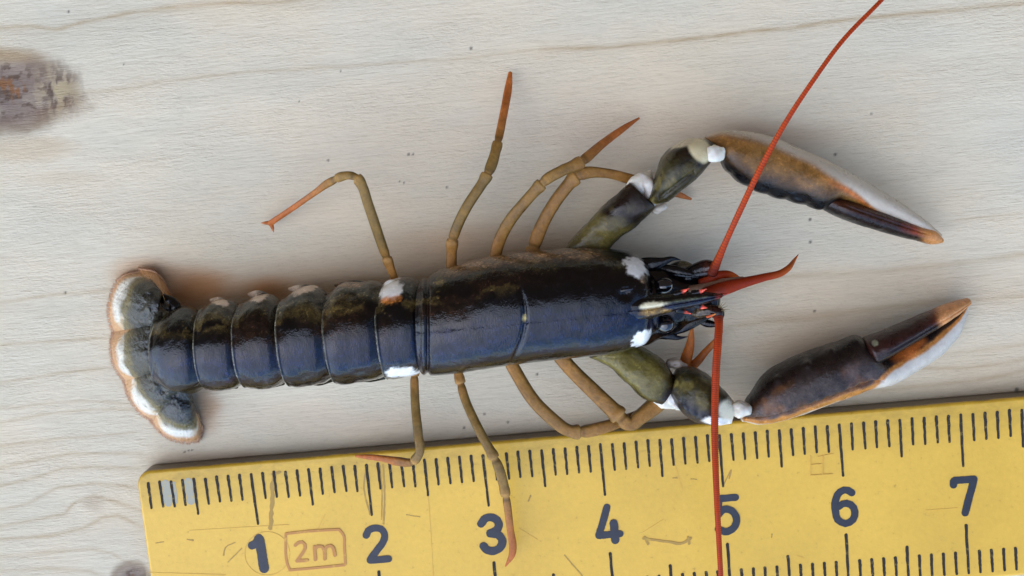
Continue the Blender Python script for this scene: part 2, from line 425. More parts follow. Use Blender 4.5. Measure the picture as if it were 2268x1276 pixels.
    bn = blob(bn, 1150, 330, 900, 260, lin('#d2bfa3'), .35, .9)
    bn = blob(bn, 1380, 290, 420, 80, lin('#c7ae93'), .30, .9)
    bn = blob(bn, 800, 930, 560, 60, lin('#c9b49a'), .35, .9)
    # amber stain round the tail, plus warm shade painted beside the body and claws
    stain_shade = lin('#b97d42')
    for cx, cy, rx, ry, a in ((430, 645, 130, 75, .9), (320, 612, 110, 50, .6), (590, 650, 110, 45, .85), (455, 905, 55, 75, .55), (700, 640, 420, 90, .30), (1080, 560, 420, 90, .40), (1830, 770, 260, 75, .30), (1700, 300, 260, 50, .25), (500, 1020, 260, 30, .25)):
        bn = blob(bn, cx, cy, rx, ry, stain_shade, a, .85)
    # specks of dirt and tiny splinters
    for cx, cy, r in [(1043, 107, 3), (905, 342, 2.4), (915, 342, 2.4), (727, 355, 2.4), (152, 26, 2.5), (274, 143, 2), (145, 648, 2.5), (1794, 486, 3), (1795, 536, 3), (1804, 689, 2.5), (1190, 829, 2.5), (1125, 935, 2.5), (1028, 948, 2.5), (1073, 917, 2), (1930, 252, 2), (2252, 863, 4), (1850, 342, 3), (409, 1001, 2), (418, 998, 2), (425, 997, 2), (885, 402, 2), (895, 405, 2), (990, 415, 2), (662, 224, 1.6), (755, 157, 1.6)]:
        d = np.hypot(px[near] - cx, py[near] - cy); bn = mixc(bn, lin('#3c3530'), .8 * (1 - ss(r * .6, r * 1.7, d)))
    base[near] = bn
    V = V.copy()
    V[..., 2] = .003 * n2 + .002 * n3
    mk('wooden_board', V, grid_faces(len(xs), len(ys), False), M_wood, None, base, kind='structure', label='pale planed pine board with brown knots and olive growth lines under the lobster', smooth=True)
board()

# the dark house wall behind the photographer, seen only as the dark reflection on the upper side of the shell
def wall():
    o = [(-400, 45, -100), (400, 45, -100), (400, 45, 320), (-400, 45, 320)]
    V = [(x, y + d, z) for d in (0, 20) for x, y, z in o]
    mk('house_wall', V, [(0, 3, 2, 1), (4, 5, 6, 7), (0, 1, 5, 4), (1, 2, 6, 5), (2, 3, 7, 6), (3, 0, 4, 7)], M_wall, None, smooth=False, kind='structure', label='dark house wall beyond the upper edge of the board')
wall()

# ------------------------------------------------------------------ the folding rule
rule = bpy.data.objects.new('folding_rule', None); scene.collection.objects.link(rule)
rule.location = (3.0 * S, -.66 * S, 0)
rule['label'] = 'worn yellow folding rule with black numbers 1 to 7, lying along the bottom edge'; rule['category'] = 'folding rule'
RX0, RX1, RY0, RY1 = .0, 10.2, -1.44, .105
def rrect(ins, z, rad=.13, n=8):
    pts = []
    for cx, cy, a0 in ((RX1, RY1, 0), (RX0, RY1, 90), (RX0, RY0, 180), (RX1, RY0, 270)):
        sx = 1 if cx == RX1 else -1; sy = 1 if cy == RY1 else -1
        for k in range(n + 1):
            a = math.radians(a0 + 90 * k / n); r = rad - ins * .6
            pts.append((cx - sx * (rad + (ins * .4)) + r * math.cos(a), cy - sy * (rad + ins * .4) + r * math.sin(a), z))
    return pts
def rule_body():
    rings = [rrect(.0, .012), rrect(0, .10)] + [rrect(.03 * (1 - math.cos(f)), RULER_Z - .03 + .03 * math.sin(f)) for f in np.linspace(0, math.pi / 2, 6)]
    n = len(rings[0]); V = [p for r in rings for p in r]
    F = [(i * n + j, i * n + (j + 1) % n, (i + 1) * n + (j + 1) % n, (i + 1) * n + j) for i in range(len(rings) - 1) for j in range(n)]
    F += [tuple(range((len(rings) - 1) * n, len(rings) * n)), tuple(range(n - 1, -1, -1))]
    o = mk('rule_blade', V, F, M_rule, rule, smooth=True)
    e = o.modifiers.new('w', 'WEIGHTED_NORMAL'); e.keep_sharp = True
rule_body()
TZ = RULER_Z
def ribbon(pts, hw, z, jag=0., n=None, cap=True):
    """flat stroke with round ends: list of verts and faces"""
    pts = np.asarray(pts, float)
    if n: pts, _ = catmull(pts, n)
    hw = np.broadcast_to(np.asarray(hw, float), (len(pts),)).copy()
    T = np.gradient(pts, axis=0); T /= np.linalg.norm(T, axis=1)[:, None]; N = np.stack([-T[:, 1], T[:, 0]], 1)
    L = []; R = []
    if cap:
        for k in (3, 2, 1):
            f = k / 3 * math.pi / 2; L.append(pts[0] - T[0] * hw[0] * math.sin(f) + N[0] * hw[0] * math.cos(f) * .999); R.append(pts[0] - T[0] * hw[0] * math.sin(f) - N[0] * hw[0] * math.cos(f) * .999)
    for p, nn, h in zip(pts, N, hw):
        L.append(p + nn * h * (1 + jag * random.uniform(-1, 1))); R.append(p - nn * h * (1 + jag * random.uniform(-1, 1)))
    if cap:
        for k in (1, 2, 3):
            f = k / 3 * math.pi / 2; L.append(pts[-1] + T[-1] * hw[-1] * math.sin(f) + N[-1] * hw[-1] * math.cos(f)); R.append(pts[-1] + T[-1] * hw[-1] * math.sin(f) - N[-1] * hw[-1] * math.cos(f))
    m = len(L); V = [(p[0], p[1], z + .0009 * i / m) for i, p in enumerate(L)] + [(p[0], p[1], z + .0009 * i / m) for i, p in enumerate(R)]
    F = [(i, m + i, m + i + 1, i + 1) for i in range(m - 1)]
    # a rim a few hundredths of a millimetre high so the print has thickness
    V += [(x, y, z - .004) for x, y, _ in V]; q = 2 * m
    F += [(i + 1, q + i + 1, q + i, i) for i in range(m - 1)] + [(m + i, q + m + i, q + m + i + 1, m + i + 1) for i in range(m - 1)]
    return V, F
def join(parts):
    V, F = [], []
    for v, f in parts:
        o = len(V); V += list(v); F += [tuple(i + o for i in g) for g in f]
    return V, F
tick_mesh = {}
def tick(x, y0, ln, hw):
    key = (round(ln, 2), random.randrange(4))
    if key not in tick_mesh:
        p = [(random.uniform(-.0012, .0012), -k / 9 * ln) for k in range(10)]
        V, F = ribbon(p, np.linspace(hw * 1.15, hw * .85, 10), 0, .16)
        tick_mesh[key] = mk('tick_mark', V, F, M_tick, None, smooth=False).data
        bpy.data.objects.remove(scene.collection.objects[-1])
    o = bpy.data.objects.new('tick_mark', tick_mesh[key]); scene.collection.objects.link(o); o.parent = rule
    o.location = (x * S - rule.location[0], y0 * S - rule.location[1], (TZ + .0035) * S)
    o.rotation_euler = (0, 0, random.uniform(-.012, .012))
for k in range(1, 78):
    x = k / 10
    ln = .44 if k % 10 == 0 else .31 if k % 5 == 0 else .22
    tick(x, random.uniform(-.008, .004), ln, .0110)
    ln2 = .42 if k % 10 == 0 else .27 if k % 5 == 0 else .185
    y0 = -1.378 + ln2
    qx, qy = proj(np.array([x, y0, TZ]))
    if qy < 1280 and not (k % 10 == 0 and k < 20): tick(x, y0, ln2, .0115)
DIG = {  # strokes in a box about 0.22 wide, 0.32 high, origin at the centre
 '1': [[(-.055, .085), (-.02, .10), (.015, .15)], [(.02, .135), (.025, .0), (.028, -.14)]],
 '2': [[(-.085, .085), (-.06, .125), (.0, .145), (.06, .12), (.075, .07), (.05, .01), (-.02, -.07), (-.075, -.135)], [(-.075, -.14), (.085, -.14)]],
 '3': [[(-.085, .10), (-.04, .145), (.03, .14), (.065, .09), (.045, .035), (-.015, .01)], [(-.015, .005), (.05, -.01), (.08, -.06), (.06, -.12), (0, -.15), (-.06, -.135), (-.085, -.10)]],
 '4': [[(-.005, .155), (-.05, .03), (-.095, -.085)], [(-.095, -.09), (-.02, -.088), (.085, -.088)], [(.04, .01), (.04, -.14)]],
 '5': [[(.09, .145), (-.05, .145)], [(-.055, .145), (-.06, .07), (-.066, .01)], [(-.062, .01), (-.01, .05), (.06, .02), (.085, -.05), (.055, -.12), (-.01, -.15), (-.075, -.12)]],
 '6': [[(.065, .115), (.02, .145), (-.04, .125), (-.075, .06), (-.082, -.03), (-.065, -.11), (0, -.15), (.06, -.12), (.082, -.055), (.055, .01), (0, .03), (-.05, .005)]],
 '7': [[(-.09, .105), (-.085, .14), (-.04, .142), (.075, .142)], [(.08, .142), (.06, .07), (.025, -.04), (-.005, -.145)]],
}
for k, (px, py) in enumerate([(574, 1227), (835, 1205), (1090, 1183), (1349, 1162), (1608, 1140), (1871, 1122), (2137, 1099)], 1):
    c = P(px, py, TZ); parts = []
    hw = .031 if k != 1 else .037
    for i, s in enumerate(DIG[str(k)]):
        w = hw * 1.15 if (k == 1 and i == 1) or (k == 4 and i == 2) or k == 3 else hw
        q = np.array(s) * (1.0 if k != 1 else .95)
        dense = catmull(q, 22 if len(q) > 2 else 6)[0]
        V, F = ribbon(dense, w, TZ + .0035 + .0012 * i, .05)
        parts.append(([(x + c[0], y + c[1], z) for x, y, z in V], F))
    V, F = join(parts); mk('number', V, F, M_num, rule, smooth=False, label='black number %d on the yellow rule' % k)
def stroke_px(name, lst, hw, mat, z=.004, jag=.2, **kw):
    parts = []
    for i, pts in enumerate(lst):
        w = P([p[0] for p in pts], [p[1] for p in pts], TZ)[:, :2]
        L = np.linalg.norm(np.diff(w, axis=0), axis=1).sum()
        parts.append(ribbon(w, hw, TZ + z + .0007 * i, jag, n=max(6, int(L / .03))))
    V, F = join(parts); return mk(name, V, F, mat, rule, smooth=False, **kw)
z2 = lambda a: [(280 + x * .3175, 960 + y * .3175) for x, y in a]
box = [[(1112, 700), (1112, 705), (1130, 930), (1140, 952)], [(1140, 954), (1300, 940), (1520, 918)], [(1528, 912), (1520, 800), (1512, 705), (1485, 672)], [(1480, 670), (1300, 680), (1120, 698)]]
stroke_px('printed_box', [z2(s) for s in box], .011, M_redprint, jag=.06, label='faded red printed frame around 2m')
two = [[(1178, 780), (1200, 762), (1235, 760), (1248, 790), (1225, 840), (1190, 888)], [(1190, 890), (1262, 885)]]
em = [[(1312, 790), (1318, 880)], [(1314, 810), (1340, 785), (1368, 790), (1380, 815), (1384, 875)], [(1384, 812), (1405, 785), (1435, 785), (1448, 815), (1455, 850)]]
stroke_px('length_text', [z2(s) for s in two + em], .0145, M_redprint, z=.0045, jag=.05, label='faded red lettering 2m')
ee = [[(1812, 1012), (1845, 1005)], [(1795, 1010), (1795, 1052)], [(1795, 1030), (1818, 1028)], [(1795, 1053), (1843, 1050)], [(1822, 1010), (1822, 1052)]]
stroke_px('faint_print', ee, .004, M_faint, label='almost erased printed mark left of the 6')
circ = [[(592 + 50 * math.cos(a), 1226 + 48 * math.sin(a)) for a in np.linspace(0, 6.2, 20)]]
stroke_px('scratched_ring', circ, .003, M_faint, z=.002, label='faint ring scratched around the 1')
stroke_px('smudge', [[(1425, 1193), (1450, 1196), (1480, 1200), (1510, 1204), (1530, 1192)], [(1428, 1190), (1435, 1205)], [(1524, 1190), (1526, 1204)]], .011, M_grime, label='brown smear right of the 4')
for s, w in [([(607, 1048), (603, 1090), (599, 1170)], .018), ([(603, 1050), (620, 1046)], .012), ([(848, 1030), (852, 1100), (850, 1160)], .008), ([(842, 1032), (846, 1090), (845, 1150)], .005),
             ([(812, 1030), (806, 1080), (820, 1140)], .006), ([(1602, 1075), (1620, 1040), (1615, 1060)], .005), ([(1250, 1230), (1290, 1276)], .005),
             ([(495, 1230), (500, 1212), (520, 1202)], .006), ([(505, 1245), (535, 1215)], .005), ([(330, 1268), (500, 1273)], .003), ([(420, 1175), (640, 1162)], .003),
             ([(943, 1040), (950, 1120), (960, 1276)], .003), ([(1495, 1030), (1512, 1085)], .0025), ([(1150, 1170), (1190, 1195)], .0025), ([(1170, 1110), (1175, 1098)], .006), ([(1425, 1178), (1470, 1150)], .002),
             ([(2050, 1130), (2120, 1125)], .002), ([(1490, 1059), (1500, 1059)], .004), ([(1530, 1061), (1543, 1062)], .004), ([(1765, 1230), (1780, 1236)], .003), ([(415, 1195), (428, 1197)], .006), ([(345, 1203), (362, 1200)], .004), ([(1710, 1183), (1709, 1190)], .006), ([(700, 1180), (720, 1140)], .002), ([(900, 1140), (930, 1145)], .004)]:
    stroke_px('scratch', [s], w, M_grime if w >= .004 else M_faint, z=.0015 + random.uniform(0, .0008), jag=.45)
for x0, x1 in ((.205, .295), (.305, .34), (.405, .495)):
    stroke_px('worn_patch', [[tuple(map(float, proj(np.array([(x0 + x1) / 2, y, TZ])))) for y in (-.02, -.10, -.19)]], (x1 - x0) / 2 * .8, M_worn, z=.0012, jag=.2, label='grey worn spot between the first marks')

# ------------------------------------------------------------------ the lobster
lob = bpy.data.objects.new('lobster', None); scene.collection.objects.link(lob)
c0 = P(1000, 710, 0); lob.location = (c0[0] * S, c0[1] * S, 0)
lob['label'] = 'small dark blue-black lobster with white spots, amber legs and red antennae on pale wood'; lob['category'] = 'lobster'

BLK = lin('#050406'); NAVY = lin('#03112c'); BRN = lin('#24150a'); OLV = lin('#3c3518'); TANP = lin('#8f7050')
WHT = lin('#f2efe4'); CRM = lin('#d8c48c'); GRY = lin('#3b3d34'); ORG = lin('#c87a34'); PALE = lin('#cbb9a0')

def patch(col, px, py, cx, cy, rx, ry, c, a=1., ang=0., soft=.25, wob=None, up=None):
    dx, dy = px - cx, py - cy; ca, sa = math.cos(ang), math.sin(ang)
    r = np.hypot((dx * ca + dy * sa) / rx, (-dx * sa + dy * ca) / ry)
    if wob is not None: r = r + wob
    m = a * (1 - ss(1 - soft, 1 + soft * .4, r))
    if up is not None: m = m * up
    return mixc(col, c, m)

def body_base(V, s, px, py, bluefade=1.0):
    """pigment: blue-black on the back, olive-brown mottling on the flanks, plus a painted navy sky reflection"""
    n = fbm(V, 3.0, 3, 4); n2 = fbm(V, (7, 9, 9), 8, 3)
    col = np.ones(V.shape) * BLK
    col = mixc(col, BRN, .75 * ss(.42, .62, n) * (1 - .85 * bluefade * ss(1050, 1250, px)))
    col = mixc(col, NAVY, .75 * ss(.18, -.12, s + .25 * (n2 - .5)) * ss(-.88, -.55, s + .2 * (n - .5)))  # navy band: shell blue plus the sky reflection painted along one flank
    fl = ss(.62, .95, s)
    col = mixc(col, OLV, .85 * fl * ss(.42, .54, n2))
    col = mixc(col, lin('#5a4a26'), .7 * ss(.3, .7, s) * (1 - ss(1080, 1220, px)) * ss(.60, .66, fbm(V, (5, 14, 12), 77, 4)))
    col = mixc(col, OLV * .7, .8 * ss(-.72, -.95, s) * ss(.3, .6, n))
    return col, n, n2

# carapace
car = [(930, 622, 938, 822, .44, .40), (960, 604, 950, 827, .46, .42), (1010, 588, 1005, 825, .48, .44), (1100, 566, 1095, 810, .50, .46), (1200, 555, 1195, 797, .50, .47),
       (1300, 549, 1290, 788, .50, .46), (1360, 553, 1350, 781, .50, .44), (1405, 562, 1405, 768, .50, .40), (1432, 585, 1434, 752, .50, .34), (1440, 606, 1444, 735, .52, .26)]
def car_x_groove(py): return 1163 - 10 * ((py - 700) / 60) ** 2
def car_disp(u, s, t, V, px, py):
    up = ss(.0, .3, t)
    d = -.022 * np.exp(-((px - car_x_groove(py)) / 5.5) ** 2) * up * (1 - ss(50, 110, np.abs(py - 715)))
    ridge_y = 712 - (px - 1160) * .095
    d += -.007 * np.exp(-((py - ridge_y) / 3.5) ** 2) * up
    d += -.020 * np.exp(-((px - 947) / 4) ** 2)
    d += .012 * np.exp(-((px - 937) / 5) ** 2)
    n = fbm(V, (16, 30, 30), 4, 2); d += .004 * (n - .5) + .010 * (fbm(V, 5, 6, 2) - .5)
    # cheek swelling in front, eye notch
    d += -.02 * np.exp(-((px - 1385) / 14) ** 2 - ((py - 652) / 12) ** 2)
    return d
def car_col(u, s, t, V, px, py):
    col, n, n2 = body_base(V, s, px, py)
    w = .5 * (n2 - .5); wi = .9 * (fbm(V, 13, 91, 3) - .5) + .5 * (fbm(V, 40, 95, 2) - .5)
    # pale bloom over the flank
    m = ss(.80, .98, s) * ss(.42, .62, n) * (1 - ss(1290, 1390, px)) * (t > -.4)
    col = mixc(col, TANP, .75 * m)
    up = (t > -.2).astype(float)
    col = patch(col, px, py, 1408, 592, 21, 32, WHT, 1, -.55, .22, wi, up)
    col = patch(col, px, py, 1424, 618, 10, 12, lin('#8a7458'), .7, 0, .5, wi, up)
    col = patch(col, px, py, 1424, 749, 18, 27, WHT, 1, .75, .18, wi)
    col = patch(col, px, py, 1161, 706, 5, 9, lin('#c9b36a'), .9, 0, .6, w, up)
    col = patch(col, px, py, 1445, 677, 32, 9, lin('#d9cda4'), .95, -.14, .35, wi, up)
    col = patch(col, px, py, 1445, 691, 34, 8, lin('#8a6a30'), .9, -.14, .35, w * .6, up)
    return col
shell('carapace', car, M_shell, lob, car_col, nu=300, nv=180, ex=2.25, bot=.85, disp=car_disp, cap0=.12, cap1=.35)

# rostrum
ros = [(1300, 672, 1300, 716, .84, .03), (1370, 655, 1370, 714, .86, .055), (1440, 653, 1442, 706, .83, .09), (1480, 651, 1482, 692, .83, .08), (1520, 647, 1523, 684, .83, .065), (1560, 646, 1562, 673, .83, .05), (1592, 650, 1592, 662, .83, .03)]
def ros_col(u, s, t, V, px, py):
    col, n, n2 = body_base(V, s, px, py)
    w = 1.0 * (fbm(V, 13, 91, 3) - .5) + .5 * (fbm(V, 40, 95, 2) - .5)
    col = patch(col, px, py, 1447, 676, 34, 8, lin('#e0d6b0'), 1, -.14, .4, w)
    col = patch(col, px, py, 1448, 690, 34, 8, lin('#8f6d32'), .95, -.14, .4, w)
    col = patch(col, px, py, 1520, 664, 50, 4, lin('#4a4a35'), .7, -.14, .5, w)
    return mixc(col, lin('#b8402c'), ss(1580, 1600, px))
shell('rostrum', ros, M_shell, lob, ros_col, nu=110, nv=40, ex=1.8, bot=.8, disp=lambda u, s, t, V, px, py: -.012 * np.exp(-(s / .12) ** 2) * (t > 0) + .006 * (fbm(V, 20, 5, 2) - .5), cap0=.3, cap1=1.5)
def tipcol(c0, c1, a=.5, b=.85):
    return lambda u, s, t, V, px, py: mixc(np.ones(V.shape) * c0, c1, ss(a, b, u))
REDT = lin('#d9523c')
for pts in ([(1495, 652, .84, 8), (1512, 646, .85, 5), (1526, 639, .87, 1)], [(1535, 650, .84, 8), (1550, 646, .85, 5), (1565, 640, .87, 1)],
            [(1500, 686, .84, 8), (1515, 690, .84, 5), (1530, 695, .84, 1)], [(1540, 675, .84, 8), (1552, 679, .84, 6), (1566, 682, .84, 1)],
            [(1585, 658, .82, 6), (1600, 653, .82, 4), (1614, 650, .82, .8)]):
    limb('rostral_tooth', pts, M_shell, lob, tipcol(BLK, REDT, .42, .6), nu=20, nv=14)
for pts in ([(1360, 650, .86, 6), (1380, 643, .90, 5), (1402, 640, .92, 1)], [(1375, 735, .78, 6), (1395, 735, .8, 5), (1418, 731, .8, 1)]):
    limb('spine', pts, M_shell, lob, tipcol(BLK, NAVY), nu=20, nv=14)

# head: dark mass of mouthparts and antennal segments
hd = [(1395, 575, 1395, 765, .36, .24), (1440, 574, 1450, 757, .38, .24), (1480, 588, 1485, 740, .40, .22), (1520, 600, 1525, 718, .40, .19), (1555, 612, 1560, 706, .42, .15), (1578, 630, 1580, 694, .44, .11)]
shell('head', hd, M_shell, lob, lambda u, s, t, V, px, py: mixc(np.ones(V.shape) * BLK, BRN * .8, ss(.45, .6, fbm(V, 6, 2, 3))), nu=70, nv=50, disp=lambda u, s, t, V, px, py: .07 * (fbm(V, (5, 7, 6), 71, 3) - .5), cap1=.5)
for cx, cy, z, r in ((1471, 634, .68, 20), (1474, 719, .64, 19)):
    c = P(cx, cy, z); rr = r / 262 * .93
    la, lo_ = np.meshgrid(np.linspace(.01, math.pi - .01, 32), np.linspace(0, 2 * math.pi, 48, endpoint=False), indexing='ij')
    EV = c + rr * np.stack([1.15 * np.sin(la) * np.cos(lo_), np.sin(la) * np.sin(lo_), np.cos(la)], -1)
    mk('eye', EV, grid_faces(32, 48)[:, ::-1], M_eye, lob)
    limb('eyestalk', [(cx - 38, cy + (4 if cy < 660 else -4), z - .1, 12), (cx - 10, cy, z - .05, 14)], M_shell, lob, tipcol(BLK, BRN), nu=16, nv=18)
# antennal scales, hooked
limb('antennal_scale', [(1405, 590, .50, 18), (1445, 586, .54, 17), (1470, 579, .55, 9.5), (1490, 573, .55, 5), (1508, 576, .54, .6)], M_shell, lob, tipcol(BLK, BLK), nu=50, nv=24, flat=.6)
limb('antennal_scale', [(1425, 735, .44, 16), (1455, 735, .46, 17), (1482, 742, .46, 11), (1500, 748, .46, 5.5), (1524, 746, .45, .6)], M_shell, lob, tipcol(BLK, BLK), nu=50, nv=24, flat=.6)
limb('antennal_scale', [(1465, 594, .52, 10), (1495, 600, .56, 12), (1530, 608, .58, 8), (1570, 617, .58, 1.2)], M_shell, lob, tipcol(BLK, lin('#6a4a30'), .8, 1), nu=40, nv=20, flat=.6)
limb('antennal_scale', [(1478, 738, .44, 9), (1510, 722, .47, 16), (1550, 706, .48, 12), (1582, 696, .48, 3)], M_shell, lob, tipcol(BLK, OLV * .5, .3, .9), nu=40, nv=20, flat=.5)
limb('peduncle', [(1485, 600, .44, 14), (1512, 592, .46, 15), (1535, 598, .46, 11)], M_shell, lob, tipcol(BLK, lin('#6a6248'), .3, .6), nu=30, nv=20)
limb('peduncle', [(1520, 612, .50, 16), (1548, 600, .55, 20), (1572, 593, .60, 19), (1584, 590, .64, 12)], M_shell, lob, tipcol(BLK, lin('#2e120a'), .4, .95), nu=36, nv=24)
limb('peduncle', [(1525, 690, .50, 9), (1545, 692, .56, 12), (1575, 688, .60, 14), (1590, 694, .62, 15), (1592, 706, .62, 10)], M_shell, lob, tipcol(lin('#5c4c36'), lin('#24100a'), .2, .75), nu=40, nv=24)
limb('peduncle', [(1545, 708, .42, 6), (1566, 716, .42, 9), (1587, 719, .44, 6)], M_shell, lob, tipcol(BLK, BLK), nu=24, nv=18)
limb('orange_spine', [(1566, 702, .66, 3), (1576, 699, .68, 3), (1585, 695, .70, 1)], M_red, lob, tipcol(lin('#c4562a'), ORG), nu=14, nv=10)
for k, (dx, dy) in enumerate(((10, -14), (16, -13), (20, -7), (24, 0), (17, 3), (5, -15))):
    limb('bristle', [(1590, 686, .62, 1.4), (1590 + dx * .6, 686 + dy * .6, .66, .9), (1590 + dx * 1.1, 686 + dy * 1.2, .68, .4)], M_leg, lob, tipcol(lin('#6b5a3c'), lin('#8d7c58')), nu=8, nv=6)

# antennae
RED = lin('#ad3604'); DRED = lin('#6a1e03')
def antcol(n):
    def f(u, s, t, V, px, py):
        c = np.ones(V.shape) * RED
        c = mixc(c, lin('#cc5412'), .7 * ss(.2, .8, s) * (.5 + .5 * t))
        c = mixc(c, DRED, .60 * (.5 + .5 * np.cos(u * n * 2 * math.pi)) ** 2)
        c = mixc(c, lin('#3a0f08'), .8 * (1 - ss(0, .05, u)))
        return c
    return f
up_ant = [(1577, 604, .62, 13), (1586, 585, .68, 10), (1602, 548, .78, 9), (1640, 465, .95, 8.4), (1690, 362, 1.1, 8), (1742, 268, 1.2, 7), (1800, 180, 1.25, 6.5), (1868, 88, 1.25, 6.2), (1945, 8, 1.2, 5.8), (2030, -80, 1.1, 5.4), (2150, -180, .9, 5)]
up_ant = [(a, b, c, d * (.82 if i > 1 else 1)) for i, (a, b, c, d) in enumerate(up_ant)]
limb('antenna', up_ant, M_red, lob, antcol(150), nu=900, nv=14, ring=lambda u, q: 1 + .04 * np.cos(u * 150 * 2 * math.pi), label='long red antenna sweeping up past the upper claw')
lo_ant = [(1589, 694, .62, 12), (1592, 712, .66, 9.5), (1591, 745, .72, 9), (1587, 800, .78, 8.8), (1584, 870, .8, 8.6), (1583, 950, .82, 8), (1585, 1040, .84, 7.2), (1589, 1130, .84, 6.6), (1593, 1210, .8, 6), (1598, 1300, .75, 5.6), (1606, 1400, .7, 5)]
limb('antenna', lo_ant, M_red, lob, antcol(150), nu=900, nv=14, ring=lambda u, q: 1 + .04 * np.cos(u * 150 * 2 * math.pi), label='long red antenna hanging down across the lower claw and the 5')
an_c = lambda n: (lambda u, s, t, V, px, py: mixc(mixc(np.ones(V.shape) * lin('#8e2a03'), lin('#cc6420'), ss(.55, 1, u)), lin('#4c130a'), .4 * (.5 + .5 * np.cos(u * n * 6.283)) * (1 - u)))
limb('antennule', [(1562, 650, .66, 13), (1600, 640, .68, 15.5), (1640, 628, .66, 12.5), (1690, 615, .62, 9), (1735, 602, .55, 7.5), (1748, 592, .5, 6.5), (1758, 578, .42, 4), (1768, 564, .36, .8)], M_red, lob, an_c(70), nu=260, nv=20, ring=lambda u, q: 1 + .02 * np.cos(u * 70 * 6.283))
limb('antennule', [(1555, 628, .58, 12), (1590, 610, .60, 10), (1615, 608, .58, 8), (1640, 616, .56, 2)], M_red, lob, an_c(20), nu=80, nv=18)
limb('antennule', [(1530, 642, .60, 10), (1570, 633, .62, 8), (1610, 622, .62, 6), (1645, 615, .60, 3)], M_leg, lob, tipcol(lin('#8a6a52'), lin('#a08068')), nu=50, nv=16)

# ---- abdomen: overlapping rings, drawn back to front so each hind edge lies over the next ring
def seg_part(name, st, seed, cream=(), label=None, lobe_t=.05, **kw):
    def disp(u, s, t, V, px, py):
        d = .016 * ss(0, .35, 1 - u) * 0
        d = d + .012 * ss(.55, .0, u)            # hind edge (u=0 is towards the tail) stands proud
        d = d - .020 * ss(.80, 1.0, u)
        d = d + .008 * np.exp(-((u - .03) / .03) ** 2)
        d = d + .034 * (fbm(V, (6, 9, 9), seed + 3, 4) - .5) * ss(.30, .7, np.abs(s) + .2 * (s > 0)) + .003 * (fbm(V, 25, seed, 2) - .5)
        return d
    def colf(u, s, t, V, px, py):
        col, n, n2 = body_base(V, s, px, py, 0)
        col = mixc(col, lin('#4b3d1e'), .8 * ss(.35, .6, s) * ss(.5, .62, fbm(V, (6, 10, 8), seed, 4)))
        col = mixc(col, GRY, .6 * ss(.60, .85, s) * (1 - ss(.35, .75, n)) )
        col = mixc(col, lin('#8c8a78'), .45 * np.exp(-((u - .0) / .025) ** 2) * (t > 0))
        for c in cream: col = patch(col, px, py, *c[:4], c[4], c[5], c[6], .3, 1.0 * (fbm(V, 12, 91, 3) - .5) + .4 * (fbm(V, 40, 95, 2) - .5))
        return col
    return shell(name, st, M_shell, lob, colf, nu=90, nv=120, ex=2.15, bot=.8, disp=disp, cap0=.06, cap1=.1, label=label, **kw)
PK = lin('#dfc6ab')
segs = [
 ([(350, 712, 352, 836, .36, .24), (378, 692, 375, 856, .38, .28), (420, 680, 425, 868, .40, .31), (447, 694, 462, 858, .41, .29)], ()),
 ([(447, 686, 462, 855, .41, .325), (470, 670, 480, 862, .42, .34), (505, 665, 515, 862, .42, .35), (536, 680, 545, 849, .42, .335)], ((486, 668, 20, 11, PK, .95, .2),)),
 ([(530, 681, 548, 850, .42, .345), (555, 664, 570, 857, .42, .36), (590, 652, 605, 857, .42, .37), (628, 672, 640, 845, .42, .355)], ((572, 656, 24, 13, PK, .95, -.2),)),
 ([(624, 670, 646, 847, .43, .365), (650, 648, 665, 853, .43, .38), (690, 634, 700, 850, .43, .39), (730, 654, 740, 839, .43, .375)], ((672, 642, 34, 11, PK, .9, -.3),)),
 ([(723, 660, 748, 842, .43, .36), (750, 634, 760, 846, .43, .39), (800, 624, 805, 842, .43, .40), (845, 622, 862, 834, .43, .38)], ((775, 632, 30, 8, TANP, .7, -.1),)),
 ([(838, 640, 860, 832, .43, .375), (865, 622, 880, 836, .43, .39), (900, 614, 915, 830, .43, .40), (938, 624, 945, 820, .43, .38)], ((866, 640, 30, 21, WHT, 1, -.45), (868, 664, 24, 9, ORG, .8, -.2), (896, 826, 40, 12, WHT, 1, 0.05))),
]
for i, (st, cream) in enumerate(segs): seg_part('abdomen_segment', st, 11 * i + 5, cream)
